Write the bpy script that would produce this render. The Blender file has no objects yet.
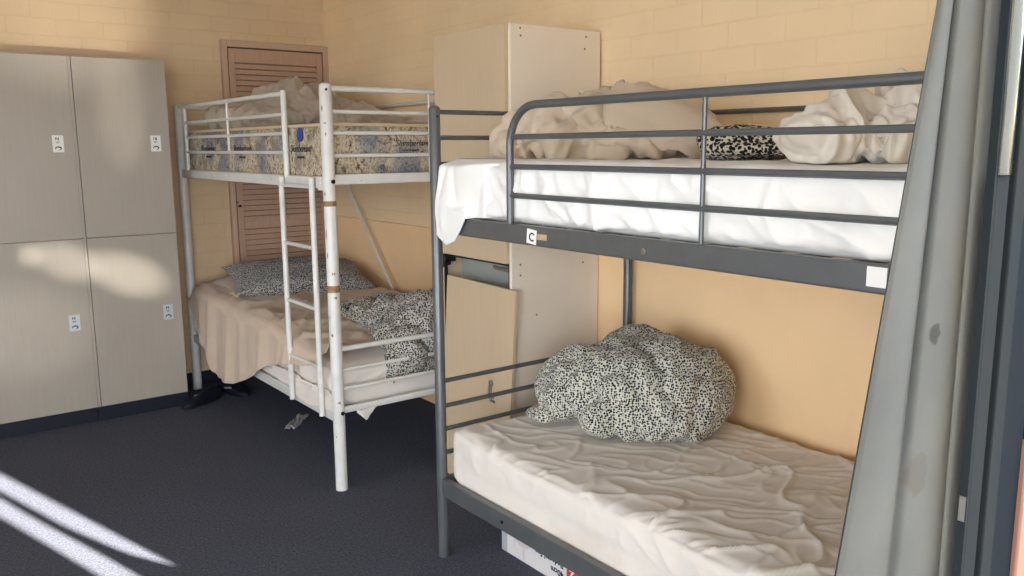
import bpy, bmesh, math, random
from mathutils import Vector, Matrix, noise, Euler
random.seed(7)
D = bpy.data
COL = bpy.context.scene.collection
R = math.radians

# ------------------------------------------------------------------ materials
def lin(c):
    return tuple(((v/255)/12.92 if v/255 <= .04045 else ((v/255+.055)/1.055)**2.4) for v in c) + (1,)

class NT:
    """small node-tree helper"""
    def __init__(s, name, rough=.6, metal=0, spec=.35):
        s.m = D.materials.new(name); s.m.use_nodes = True
        s.t = s.m.node_tree; s.n = s.t.nodes; s.l = s.t.links
        s.b = s.n['Principled BSDF']
        s.b.inputs['Roughness'].default_value = rough
        s.b.inputs['Metallic'].default_value = metal
        s.b.inputs['Specular IOR Level'].default_value = spec
    def N(s, typ, **kw):
        n = s.n.new(typ)
        for k, v in kw.items():
            if k.startswith('i_'):
                key = k[2:]
                key = int(key) if key.isdigit() else key.replace('_', ' ')
                n.inputs[key].default_value = v
            else: setattr(n, k, v)
        return n
    def L(s, a, b): s.l.new(a, b)
    def coord(s, scale=(1, 1, 1), out='Object', loc=(0, 0, 0)):
        tc = s.N('ShaderNodeTexCoord'); mp = s.N('ShaderNodeMapping')
        mp.inputs['Scale'].default_value = scale; mp.inputs['Location'].default_value = loc
        s.L(tc.outputs[out], mp.inputs['Vector']); return mp.outputs['Vector']
    def noise(s, vec, scale, detail=3, rough=.55, dist=0):
        n = s.N('ShaderNodeTexNoise'); n.inputs['Scale'].default_value = scale
        n.inputs['Detail'].default_value = detail; n.inputs['Roughness'].default_value = rough
        n.inputs['Distortion'].default_value = dist
        s.L(vec, n.inputs['Vector']); return n.outputs['Fac']
    def ramp(s, fac, stops, interp='LINEAR'):
        r = s.N('ShaderNodeValToRGB'); r.color_ramp.interpolation = interp
        e = r.color_ramp.elements
        while len(e) < len(stops): e.new(.5)
        for k, (p, c) in enumerate(stops): e[k].position = p; e[k].color = c
        s.L(fac, r.inputs['Fac']); return r.outputs['Color']
    def mix(s, fac, a, b, blend='MIX'):
        n = s.N('ShaderNodeMix', data_type='RGBA', blend_type=blend)
        for v, k in ((fac, 0), (a, 6), (b, 7)):
            if hasattr(v, 'is_linked'): s.L(v, n.inputs[k])
            else: n.inputs[k].default_value = v
        return n.outputs[2]
    def color(s, c):
        if hasattr(c, 'is_linked'): s.L(c, s.b.inputs['Base Color'])
        else: s.b.inputs['Base Color'].default_value = c
    def bump(s, h, strength=.3, dist=.01):
        b = s.N('ShaderNodeBump'); b.inputs['Strength'].default_value = strength
        b.inputs['Distance'].default_value = dist
        s.L(h, b.inputs['Height']); s.L(b.outputs['Normal'], s.b.inputs['Normal'])

def plain(name, c, rough=.6, metal=0, spec=.35, var=.0, vscale=6, bump=0, bscale=200, stretch=(1, 1, 1)):
    t = NT(name, rough, metal, spec); c = lin(c)
    v = t.coord(stretch)
    if var:
        f = t.noise(v, vscale, 4)
        a = tuple(x*(1-var) for x in c[:3])+(1,); b = tuple(min(1, x*(1+var)) for x in c[:3])+(1,)
        t.color(t.ramp(f, [(.3, a), (.7, b)]))
    else: t.color(c)
    if bump: t.bump(t.noise(v, bscale, 2), bump, .004)
    return t.m

def brick_wall(name, axes, c, zoff=.025):
    t = NT(name, .62, 0, .3)
    tc = t.N('ShaderNodeTexCoord'); sp = t.N('ShaderNodeSeparateXYZ'); cb = t.N('ShaderNodeCombineXYZ')
    t.L(tc.outputs['Object'], sp.inputs[0])
    su = t.N('ShaderNodeMath', operation='ADD', i_1=.03); sv = t.N('ShaderNodeMath', operation='SUBTRACT', i_1=zoff)
    t.L(sp.outputs[axes], su.inputs[0]); t.L(sp.outputs['Z'], sv.inputs[0])
    t.L(su.outputs[0], cb.inputs[0]); t.L(sv.outputs[0], cb.inputs[1])
    wob = t.N('ShaderNodeTexNoise', i_Scale=9.0, i_Detail=2.0); t.L(cb.outputs[0], wob.inputs['Vector'])
    ad = t.N('ShaderNodeMixRGB', blend_type='LINEAR_LIGHT'); ad.inputs[0].default_value = .004
    t.L(cb.outputs[0], ad.inputs[1]); t.L(wob.outputs['Color'], ad.inputs[2])
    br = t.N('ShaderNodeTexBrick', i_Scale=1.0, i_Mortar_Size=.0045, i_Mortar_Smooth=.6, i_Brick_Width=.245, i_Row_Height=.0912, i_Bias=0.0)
    br.inputs['Mortar'].default_value = (.40, .39, .38, 1); br.inputs['Color1'].default_value = (.45, .45, .45, 1); br.inputs['Color2'].default_value = (.55, .55, .55, 1)  # groove shade painted in as a slightly darker mortar tone
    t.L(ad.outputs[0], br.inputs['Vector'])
    c = lin(c)
    f = t.noise(cb.outputs[0], 2.2, 4)
    base = t.ramp(f, [(.3, tuple(x*.93 for x in c[:3])+(1,)), (.72, tuple(min(1, x*1.05) for x in c[:3])+(1,))])
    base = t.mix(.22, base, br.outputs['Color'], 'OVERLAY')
    t.color(base)
    inv = t.N('ShaderNodeMath', operation='SUBTRACT', i_0=1.0); t.L(br.outputs['Fac'], inv.inputs[1])
    grit = t.noise(cb.outputs[0], 40, 4, .6)
    g2 = t.N('ShaderNodeMath', operation='MULTIPLY', i_1=.35); t.L(grit, g2.inputs[0])
    h = t.N('ShaderNodeMath', operation='ADD'); t.L(inv.outputs[0], h.inputs[0]); t.L(g2.outputs[0], h.inputs[1])
    t.bump(h.outputs[0], .35, .005)
    return t.m

def laminate(name, c, axis='Z'):
    t = NT(name, .38, 0, .4); c = lin(c)
    st = {'Z': (30, 30, 1.2), 'Y': (30, 1.2, 30)}[axis]
    f = t.noise(t.coord(st), 3.0, 5, .6)
    f2 = t.noise(t.coord((1, 1, 1)), 1.5, 3)
    a = t.ramp(f, [(.25, tuple(x*.95 for x in c[:3])+(1,)), (.75, tuple(min(1, x*1.03) for x in c[:3])+(1,))])
    t.color(t.mix(.12, a, t.ramp(f2, [(.3, (.5, .45, .38, 1)), (.7, (.8, .78, .74, 1))]), 'OVERLAY'))
    return t.m

def painted_metal(name, c, chip=None, rough=.35, metal=.0, chip_amt=.68):
    t = NT(name, rough, metal, .5); c = lin(c)
    v = t.coord()
    f = t.noise(v, 14, 4)
    col = t.ramp(f, [(.3, tuple(x*.92 for x in c[:3])+(1,)), (.7, tuple(min(1, x*1.05) for x in c[:3])+(1,))])
    if chip:
        g = t.noise(t.coord((1, 1, 1)), 38, 3, .6)
        mk = t.ramp(g, [(chip_amt, (0, 0, 0, 1)), (chip_amt+.02, (1, 1, 1, 1))])
        col = t.mix(mk, col, lin(chip))
    t.color(col); t.bump(t.noise(v, 120, 2), .08, .002)
    return t.m

def cloth(name, c, var=.06, weave=900, rough=.9, c2=None, c2amt=.5):
    t = NT(name, rough, 0, .15); c = lin(c)
    t.b.inputs['Sheen Weight'].default_value = .15
    v = t.coord()
    f = t.noise(v, 5, 4)
    col = t.ramp(f, [(.3, tuple(x*(1-var) for x in c[:3])+(1,)), (.7, tuple(min(1, x*(1+var)) for x in c[:3])+(1,))])
    if c2:
        g = t.noise(v, 2.3, 4)
        col = t.mix(t.ramp(g, [(c2amt, (0, 0, 0, 1)), (c2amt+.12, (1, 1, 1, 1))]), col, lin(c2))
    t.color(col); t.bump(t.noise(v, weave, 1), .12, .001)
    return t.m

def spotted(name, bg, fg, scale, thr, rnd=.75, second=None):
    """printed cotton: small irregular marks"""
    t = NT(name, .9, 0, .12); t.b.inputs['Sheen Weight'].default_value = .1
    v = t.coord()
    w = t.N('ShaderNodeTexNoise', i_Scale=30.0, i_Detail=1.0); t.L(v, w.inputs['Vector'])
    ad = t.N('ShaderNodeMixRGB', blend_type='LINEAR_LIGHT'); ad.inputs[0].default_value = .006
    t.L(v, ad.inputs[1]); t.L(w.outputs['Color'], ad.inputs[2])
    vo = t.N('ShaderNodeTexVoronoi', feature='F1', distance='EUCLIDEAN')
    vo.inputs['Scale'].default_value = scale; vo.inputs['Randomness'].default_value = rnd
    t.L(ad.outputs[0], vo.inputs['Vector'])
    mk = t.ramp(vo.outputs['Distance'], [(thr-.05, (1, 1, 1, 1)), (thr+.05, (0, 0, 0, 1))])
    f = t.noise(v, 4, 3)
    b = lin(bg); base = t.ramp(f, [(.3, tuple(x*.9 for x in b[:3])+(1,)), (.7, b)])
    if second:
        g = t.noise(v, 6, 3)
        base = t.mix(t.ramp(g, [(.62, (0, 0, 0, 1)), (.72, (1, 1, 1, 1))]), base, lin(second))
    t.color(t.mix(mk, base, lin(fg)))
    return t.m

def floral(name):
    t = NT(name, .8, 0, .2)
    v = t.coord()
    w = t.noise(v, 16, 3, .6, 1.6)
    a = t.ramp(w, [(.34, lin((84, 70, 58))), (.43, lin((160, 140, 112))), (.5, lin((208, 196, 170))), (.57, lin((140, 118, 92))), (.66, lin((188, 168, 134)))])
    w2 = t.noise(t.coord((1, 1, 1), loc=(3, 1, 5)), 55, 3, .6, 1.2)
    a = t.mix(t.ramp(w2, [(.5, (0, 0, 0, 1)), (.56, (1, 1, 1, 1))]), a, lin((198, 188, 168)))
    w3 = t.noise(t.coord((1, 1, 1), loc=(9, 4, 2)), 7, 3, .6, .8)
    a = t.mix(t.ramp(w3, [(.5, (0, 0, 0, 1)), (.6, (.6, .6, .6, 1))]), a, lin((104, 98, 88)))
    vo = t.N('ShaderNodeTexVoronoi', feature='F1'); vo.inputs['Scale'].default_value = 5.2
    t.L(t.coord((1, 1, .55)), vo.inputs['Vector'])
    sx = t.N('ShaderNodeSeparateColor'); t.L(vo.outputs['Color'], sx.inputs[0])
    pick = t.ramp(sx.outputs[0], [(.36, (0, 0, 0, 1)), (.40, (1, 1, 1, 1))])
    near = t.ramp(vo.outputs['Distance'], [(.34, (1, 1, 1, 1)), (.50, (0, 0, 0, 1))])
    msk = t.mix(1.0, pick, near, 'MULTIPLY')
    bl = t.ramp(w2, [(.4, lin((58, 74, 112))), (.55, lin((132, 142, 152))), (.62, lin((80, 92, 96)))])
    msk2 = t.mix(1.0, msk, (.62, .62, .62, 1), 'MULTIPLY')
    t.color(t.mix(msk2, a, bl))
    t.bump(t.noise(v, 14, 2), .3, .006)
    return t.m

M = {}
WALL = (246, 218, 174)
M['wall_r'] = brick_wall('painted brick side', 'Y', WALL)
M['wall_b'] = brick_wall('painted brick back', 'X', (216, 190, 154))  # same paint as the side wall, its dimmer light put into the colour
M['dado'] = plain('smooth painted board', (248, 212, 162), .55, var=.05, vscale=2.5, bump=.05, bscale=60)
M['ceiling'] = plain('white ceiling', (206, 202, 192), .8)
M['plaster'] = plain('plain painted wall', (224, 206, 172), .7)
t = NT('charcoal loop carpet', .97, 0, .08)
v = t.coord(); f = t.noise(v, 105, 5, .8); f2 = t.noise(v, 3, 3); f3 = t.noise(v, 700, 1)
cc = t.ramp(f, [(.3, lin((34, 38, 50))), (.7, lin((112, 115, 128)))])
cc = t.mix(t.ramp(f2, [(.35, (0, 0, 0, 1)), (.75, (.35, .35, .35, 1))]), cc, lin((82, 83, 92)))
t.color(cc); t.bump(f, .7, .006); M['carpet'] = t.m
M['door'] = plain('tan painted timber', (184, 152, 128), .5, var=.06, vscale=8, stretch=(8, 8, 1))
M['doortrim'] = plain('tan painted timber frame', (194, 164, 138), .5, var=.05, vscale=8, stretch=(8, 8, 1))
M['lam'] = laminate('pale timber laminate', (168, 160, 148))
M['lam2'] = laminate('wardrobe door laminate', (205, 182, 150))
M['lamw'] = plain('cream end panel', (240, 228, 210), .45, var=.03, vscale=3)
M['edge'] = plain('laminate edge', (150, 128, 100), .5)
M['plinth'] = plain('dark plinth', (22, 26, 36), .5)
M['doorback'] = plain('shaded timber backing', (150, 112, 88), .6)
M['white'] = painted_metal('white painted steel', (219, 217, 209), (92, 74, 58), .32, chip_amt=.72)
M['grey'] = painted_metal('charcoal metallic paint', (99, 101, 101), None, .33, .35)
M['chrome'] = plain('worn zinc', (170, 170, 165), .3, .9)
M['black'] = plain('black plastic', (14, 14, 16), .45)
M['dark'] = plain('dark interior', (60, 62, 60), .6)
M['inner'] = plain('grey back panel', (158, 160, 152), .25, spec=.5)
M['sheet'] = cloth('white fitted sheet', (236, 233, 226), .02)
M['sheet2'] = cloth('off white sheet', (230, 222, 211), .03)
M['sheetlow'] = cloth('cream fitted sheet', (224, 215, 203), .03, c2=(212, 199, 183), c2amt=.55)
M['beige'] = cloth('beige loose sheet', (208, 188, 166), .05)
M['cream'] = cloth('cream pillow cotton', (198, 181, 158), .04)
M['creamgrey'] = cloth('grey cream duvet cotton', (182, 168, 150), .06)
M['bright'] = cloth('white crumpled cotton', (222, 213, 199), .03)
M['dots'] = spotted('black dashes on cream', (206, 204, 188), (40, 42, 46), 122, .46, .55)
M['dots2'] = spotted('dense black marks', (176, 174, 168), (34, 36, 42), 135, .46, .65)
M['dots3'] = spotted('dense black marks with taupe lining', (200, 196, 184), (32, 34, 40), 112, .46, .65, second=(128, 108, 90))
M['leopard'] = spotted('leopard marks', (206, 196, 172), (24, 24, 28), 92, .56, .7)
M['floral'] = floral('floral damask ticking')
M['piping'] = cloth('cream piping', (206, 184, 146), .05)
M['print'] = plain('black print', (20, 20, 26), .6)
M['blue'] = plain('blue emblem', (52, 74, 140), .6)
M['paper'] = plain('white paper label', (236, 234, 226), .6)
M['paperblue'] = plain('pale blue label', (190, 200, 206), .5)
M['tape'] = plain('old tape', (186, 160, 124), .5, var=.15, vscale=60)
M['rust'] = plain('worn brown patch', (150, 118, 86), .6, var=.3, vscale=90)
M['card'] = plain('white carton', (222, 216, 210), .55, var=.02)
M['cardgrey'] = plain('grey carton band', (176, 176, 178), .55)
M['cardpink'] = plain('pale product print', (212, 196, 190), .6, var=.06, vscale=30)
M['red'] = plain('red carton panel', (196, 62, 48), .5)
M['foil'] = plain('crumpled wrapper', (188, 184, 180), .35, .25, var=.2, vscale=60)
M['shoe'] = plain('dark shoe leather', (20, 23, 34), .5, bump=.1)
M['sole'] = plain('shoe sole', (14, 15, 20), .7)
M['stripe'] = plain('pale shoe stripe', (150, 150, 155), .5)
M['frame'] = plain('dark anodised frame', (24, 29, 34), .9, .0, .03)
M['framelite'] = plain('slate frame', (36, 40, 42), .9, 0, .03)
M['timber'] = plain('brown timber jamb', (120, 84, 70), .5)
M['patio'] = plain('concrete patio', (112, 110, 104), .9, var=.08)
t = NT('glazing with fly mesh', .12, 0, 1.0); t.color(lin((40, 52, 52)))
w = t.N('ShaderNodeTexWave', wave_type='BANDS', bands_direction='Z'); w.inputs['Scale'].default_value = 130
t.L(t.coord(), w.inputs['Vector']); t.bump(w.outputs['Fac'], .05, .001); M['glass'] = t.m
t = NT('grey blockout curtain', .85, 0, .15)
v = t.coord()
f = t.noise(v, 3.5, 5, .6); g = t.noise(v, 700, 1); st = t.noise(v, 9, 4, .65)
c = t.ramp(f, [(.3, lin((64, 66, 65))), (.72, lin((78, 80, 78)))])
c = t.mix(t.ramp(st, [(.62, (0, 0, 0, 1)), (.78, (.5, .5, .5, 1))]), c, lin((58, 57, 53)))
def stain(t, c, p, r, colr, amt):
    tc = t.N('ShaderNodeTexCoord'); d = t.N('ShaderNodeVectorMath', operation='DISTANCE')
    d.inputs[1].default_value = p; t.L(tc.outputs['Object'], d.inputs[0])
    nz = t.noise(tc.outputs['Object'], 70, 2)
    m = t.N('ShaderNodeMath', operation='MULTIPLY_ADD', i_1=.02); t.L(nz, m.inputs[0]); t.L(d.outputs['Value'], m.inputs[2])
    k = t.ramp(m.outputs[0], [(r+.008, (amt, amt, amt, 1)), (r+.012, (0, 0, 0, 1))])
    return t.mix(k, c, lin(colr))
c = stain(t, c, (-.043, -.033, 1.257), .011, (38, 38, 36), .85)
c = stain(t, c, (.040, -.033, 1.266), .008, (46, 45, 41), .75)
c = stain(t, c, (-.058, -.033, 1.100), .022, (62, 60, 54), .5)
t.color(c); t.bump(g, .15, .001); M['curtain'] = t.m
M['hem'] = cloth('curtain hem lining', (100, 99, 91), .06)

# ------------------------------------------------------------------ geometry helpers
class MB:
    def __init__(s): s.v = []; s.f = []; s.mi = []
    def add(s, vs, fs, mi=0):
        o = len(s.v); s.v += [tuple(p) for p in vs]; s.f += [tuple(i+o for i in f) for f in fs]; s.mi += [mi]*len(fs); return s
    def box(s, x0, x1, y0, y1, z0, z1, mi=0):
        vs = [(x, y, z) for z in (z0, z1) for y in (y0, y1) for x in (x0, x1)]
        return s.add(vs, [(0, 2, 3, 1), (4, 5, 7, 6), (0, 1, 5, 4), (2, 6, 7, 3), (0, 4, 6, 2), (1, 3, 7, 5)], mi)
    def tube(s, pts, r, n=12, mi=0, dome=False):
        pts = [Vector(p) for p in pts]
        tang = []
        for i in range(len(pts)):
            a = pts[max(i-1, 0)]; b = pts[min(i+1, len(pts)-1)]; tang.append((b-a).normalized())
        ref = Vector((0, 0, 1)) if abs(tang[0].z) < .9 else Vector((1, 0, 0))
        u = tang[0].cross(ref).normalized()
        rings = []; rr = [r]*len(pts)
        if dome:
            end = pts[-1]; tg = tang[-1]
            for k in (1, 2, 3):
                a = k*math.pi/6*.95
                pts.append(end+tg*(r*.6*math.sin(a))); tang.append(tg); rr.append(r*math.cos(a))
        vs = []; fs = []
        for i, (p, tg) in enumerate(zip(pts, tang)):
            u = (u-tg*u.dot(tg)).normalized(); w = tg.cross(u)
            for k in range(n):
                a = 2*math.pi*k/n; vs.append(p+(u*math.cos(a)+w*math.sin(a))*rr[i])
        for i in range(len(pts)-1):
            for k in range(n):
                fs.append((i*n+k, i*n+(k+1) % n, (i+1)*n+(k+1) % n, (i+1)*n+k))
        fs.append(tuple(reversed(range(n)))); fs.append(tuple((len(pts)-1)*n+k for k in range(n)))
        return s.add(vs, fs, mi)
    def ring(s, c, axis, r, h, n=20, mi=0):
        c = Vector(c); a = Vector(axis)*h/2
        return s.tube([c-a, c+a], r, n, mi)
    def text(s, body, size, mtx, mi=0, shear=0, depth=.0004, align='LEFT', bold=.018):
        cu = D.curves.new('t', 'FONT'); cu.body = body; cu.size = size; cu.extrude = depth; cu.shear = shear; cu.align_x = align; cu.resolution_u = 3; cu.offset = size*bold
        o = D.objects.new('t', cu); COL.objects.link(o)
        dg = bpy.context.evaluated_depsgraph_get(); me = D.meshes.new_from_object(o.evaluated_get(dg))
        s.add([mtx @ v.co for v in me.vertices], [tuple(p.vertices) for p in me.polygons], mi)
        D.objects.remove(o); D.curves.remove(cu); D.meshes.remove(me); return s
    def grid(s, fn, nu, nv, mi=0, mif=None):
        vs = [fn(i/nu, j/nv) for j in range(nv+1) for i in range(nu+1)]
        fs = []; o = len(s.v)
        for j in range(nv):
            for i in range(nu):
                a = j*(nu+1)+i; fs.append((a, a+1, a+nu+2, a+nu+1))
        s.v += [tuple(p) for p in vs]; s.f += [tuple(k+o for k in f) for f in fs]
        s.mi += [mi if mif is None else mif((k % nu)/nu, (k//nu)/nv) for k in range(len(fs))]
        return s
    def build(s, name, mats, parent=None, base=None, bevel=0, sharp=35, solid=0, flip=False, sub=0):
        if base is None: base = parent_base(parent) if parent else (0, 0, 0)
        bx, by, bz = base
        me = D.meshes.new(name)
        me.from_pydata([(x-bx, y-by, z-bz) for x, y, z in s.v], [], s.f)
        for m in (mats if isinstance(mats, (list, tuple)) else [mats]): me.materials.append(M[m])
        me.polygons.foreach_set('material_index', s.mi)
        me.polygons.foreach_set('use_smooth', [True]*len(s.f))
        me.update()
        bm = bmesh.new(); bm.from_mesh(me); bmesh.ops.recalc_face_normals(bm, faces=bm.faces)
        if flip: bmesh.ops.reverse_faces(bm, faces=bm.faces)
        bm.to_mesh(me); bm.free()
        me.set_sharp_from_angle(angle=R(sharp))
        o = D.objects.new(name, me); COL.objects.link(o)
        if parent: o.parent = parent; BASE[o.name] = base; 
        else: o.location = base; BASE[o.name] = base
        if bevel:
            b = o.modifiers.new('b', 'BEVEL'); b.width = bevel; b.segments = 2; b.limit_method = 'ANGLE'; b.angle_limit = R(40)
        if solid:
            b = o.modifiers.new('s', 'SOLIDIFY'); b.thickness = solid; b.offset = -1
        if sub:
            b = o.modifiers.new('u', 'SUBSURF'); b.levels = b.render_levels = sub
        return o

BASE = {}
def parent_base(o): return BASE[o.name]
def thing(name, label, cat, loc, group=None):
    o = D.objects.new(name, None); COL.objects.link(o); o.location = loc; o.empty_display_size = .1
    BASE[o.name] = tuple(loc); return tag(o, label, cat, group)
def tag(o, label=None, cat=None, group=None, kind=None):
    if label: o['label'] = label
    if cat: o['category'] = cat
    if group: o['group'] = group
    if kind: o['kind'] = kind
    return o
def struct(o, label=None):
    o['kind'] = 'structure'
    if label: o['label'] = label
    return o
def V(*a): return Vector(a)
def sm(a, b, x):
    t = max(0, min(1, (x-a)/(b-a))); return t*t*(3-2*t)
def nz(x, y, z=0): return noise.noise(Vector((x, y, z)))
def ridge(x, y, scale, ang=0, stretch=3, warp=.6, seed=0, power=7):
    """long narrow creases running along ang"""
    c, s_ = math.cos(ang), math.sin(ang)
    u = (x*c+y*s_)/stretch; v = -x*s_+y*c
    w = nz(x*scale*.55+seed, y*scale*.55, seed)*warp
    n = nz(u*scale+seed*3.17, v*scale+w, seed*1.7)
    return max(0, 1-abs(n)*1.15)**power
def pw(tab, t):
    """piecewise-linear table"""
    if t <= tab[0][0]: return tab[0][1]
    for (a, va), (b, vb) in zip(tab, tab[1:]):
        if t <= b: return va+(vb-va)*(t-a)/(b-a)
    return tab[-1][1]

def rounded_box(x0, x1, y0, y1, z0, z1, r, res, disp=None):
    """closed slab with rounded edges, dense enough for cloth wrinkles"""
    nx, ny, n_z = (max(2, int((b-a)/res)) for a, b in ((x0, x1), (y0, y1), (z0, z1)))
    idx = {}; vs = []; fs = []
    def vid(i, j, k):
        key = (i, j, k)
        if key not in idx:
            p = V(x0+(x1-x0)*i/nx, y0+(y1-y0)*j/ny, z0+(z1-z0)*k/n_z)
            q = V(min(max(p.x, x0+r), x1-r), min(max(p.y, y0+r), y1-r), min(max(p.z, z0+r), z1-r))
            d = p-q
            n = d.normalized() if d.length > 1e-9 else V(0, 0, 1)
            # spread points of the box shell over the rounded edge
            if d.length > 1e-9: p = q+n*r
            if disp: p = p+disp(p, n)
            idx[key] = len(vs); vs.append(p)
        return idx[key]
    for i in range(nx):
        for j in range(ny):
            for k in (0, n_z): fs.append((vid(i, j, k), vid(i+1, j, k), vid(i+1, j+1, k), vid(i, j+1, k)))
    for i in range(nx):
        for k in range(n_z):
            for j in (0, ny): fs.append((vid(i, j, k), vid(i+1, j, k), vid(i+1, j, k+1), vid(i, j, k+1)))
    for j in range(ny):
        for k in range(n_z):
            for i in (0, nx): fs.append((vid(i, j, k), vid(i, j+1, k), vid(i, j+1, k+1), vid(i, j, k+1)))
    return MB().add(vs, fs)

def lump(name, blobs, mats, base, ax=0, voxel=.014, disp=None, zmin=0, parent=None, smooth=3):
    """soft heap: overlapping ellipsoids fused into one skin, then folded. Blobs in local (a, b, z, ra, rb, rz, rot) round base; ax = turn of the local frame."""
    bm = bmesh.new()
    rz = Matrix.Rotation(ax, 4, 'Z')
    for a, b, z, ra, rb, rh, *rot in blobs:
        m = Matrix.Translation((a, b, z)) @ Euler(rot[0] if rot else (0, 0, 0)).to_matrix().to_4x4() @ Matrix.Diagonal((ra, rb, rh, 1))
        bmesh.ops.create_icosphere(bm, subdivisions=4, radius=1, matrix=rz @ m)
    me = D.meshes.new('tmp'); bm.to_mesh(me); bm.free()
    o = D.objects.new('tmp', me); COL.objects.link(o)
    md = o.modifiers.new('r', 'REMESH'); md.mode = 'VOXEL'; md.voxel_size = voxel
    if smooth:
        sd = o.modifiers.new('s', 'SMOOTH'); sd.iterations = smooth; sd.factor = .5
    dg = bpy.context.evaluated_depsgraph_get(); m2 = D.meshes.new_from_object(o.evaluated_get(dg))
    D.objects.remove(o); D.meshes.remove(me)
    nr = [v.normal.copy() for v in m2.vertices]
    for v, n in zip(m2.vertices, nr):
        p = v.co.copy()
        if disp: p = p+disp(p, n)
        if p.z < zmin:
            p.z = zmin+.15*(p.z-zmin) if p.z > zmin-.02 else zmin-.003
        v.co = p
    m2.name = name
    for m in (mats if isinstance(mats, (list, tuple)) else [mats]): m2.materials.append(M[m])
    m2.polygons.foreach_set('use_smooth', [True]*len(m2.polygons)); m2.update()
    ob = D.objects.new(name, m2); COL.objects.link(ob)
    if parent: ob.parent = parent; ob.location = Vector(base)-Vector(parent_base(parent))
    else: ob.location = base
    BASE[ob.name] = tuple(base)
    sb = ob.modifiers.new('u', 'SUBSURF'); sb.levels = sb.render_levels = 1
    return ob

def crumple(scale=3, amp=.03, fine=.010, seed=1, dirs=((.5, .3), (-.7, .2), (1.4, -.3))):
    """soft cloth: broad billows, long tucked valleys and thin raised creases"""
    ms = [Euler((b_, b_*.7+seed, a_+seed*.37)).to_matrix() for a_, b_ in dirs]
    def f(p, n):
        q = p*scale
        w = V(nz(q.x*.8+seed, q.y*.8, q.z*.8), nz(q.y*.8, q.z*.8+seed, q.x*.8), nz(q.z*.8, q.x*.8, q.y*.8+seed))
        d = amp*.8*nz(q.x+seed, q.y, q.z+w.x*.5)
        for k, m in enumerate(ms):
            r = m @ (q+w*.55)
            a = nz(r.x*.55+k*7.3, r.y*2.0+seed, r.z*1.3)
            msk = sm(-.25, .25, nz(r.x*.7+seed*2, r.y*.7, r.z*.7+k*3))
            d += msk*fine*(max(0, 1-abs(a)*2.2)**2.2)*(1.0 if k != 1 else -1.6)
            b_ = nz(r.x*1.1+k*3.1, r.y*4.6+seed, r.z*3.2)
            c_ = nz(r.x*2.0+k*1.7, r.y*8.5+seed, r.z*6.0)
            d += .20*fine*(max(0, 1-abs(c_)*1.8)**2)
            d += .42*fine*(max(0, 1-abs(b_)*2.0)**2.5)*(1 if k != 2 else -.8)
        return n*d
    return f

def pillow(name, mats, c, a, b, h, rot, parent=None, seed=0, amp=.01, edge=True, sag=0):
    mtx = Matrix.Translation(c) @ Euler(rot).to_matrix().to_4x4()
    mb = MB(); n = 44
    def sur(sg):
        def f(u, v):
            U, W = 2*u-1, 2*v-1
            pin = 1-.10*(1-abs(U)**2)*abs(W)**6-.0
            pin2 = 1-.10*(1-abs(W)**2)*abs(U)**6
            th = max(0, (1-abs(U)**2.6))**.55*max(0, (1-abs(W)**2.6))**.55
            x, y = a*U*pin2, b*W*pin
            wr = .6*ridge(x, y, 9, .5, 2.6, .9, seed+1, 5)+.5*ridge(x, y, 14, .15, 3, 1.0, seed+4, 4)-.3+.5*nz(x*6+seed, y*6, sg)
            z = sg*(h*th+amp*wr*min(1, th*2))
            z -= sag*(x*x+y*y)
            return mtx @ V(x, y, z)
        return f
    mb.grid(sur(1), n, n); mb.grid(sur(-1), n, n)
    o = mb.build(name, mats, parent, base=None if parent else tuple(c))
    bm = bmesh.new(); bm.from_mesh(o.data); bmesh.ops.remove_doubles(bm, verts=bm.verts, dist=.0006)
    bmesh.ops.recalc_face_normals(bm, faces=bm.faces); bm.to_mesh(o.data); bm.free()
    return o

# ------------------------------------------------------------------ the room
XR, YB, XL, YF, ZC = 2.5627, 5.4028, -3.0, .42, 2.72
struct(MB().box(XL-.2, XR+.2, YF-.05, YB+.2, -.12, 0).build('floor', 'carpet'), 'dark charcoal carpet floor')
struct(MB().box(XL-.2, XR+.2, YF-.05, YB+.2, ZC, ZC+.12).build('ceiling', 'ceiling'))
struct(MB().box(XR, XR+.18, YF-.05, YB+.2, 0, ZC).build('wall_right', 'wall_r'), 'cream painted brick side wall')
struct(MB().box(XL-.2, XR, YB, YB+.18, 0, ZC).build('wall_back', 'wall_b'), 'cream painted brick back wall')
wl_ = MB()     # left wall with a wide window
for y0, y1, z0, z1 in ((YF-.05, .7, 0, ZC), (2.7, YB, 0, ZC), (.7, 2.7, 0, .9), (.7, 2.7, 2.35, ZC)): wl_.box(XL-.18, XL, y0, y1, z0, z1)
struct(wl_.build('wall_left', 'plaster'))
w2 = MB()
for a in (.9, 2.31): w2.box(XL-.12, XL-.06, .7, 2.7, a, a+.04)
for a in (.7, 1.68, 2.66): w2.box(XL-.12, XL-.06, a, a+.04, .94, 2.31)
struct(w2.build('window_2', 'frame'))
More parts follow.
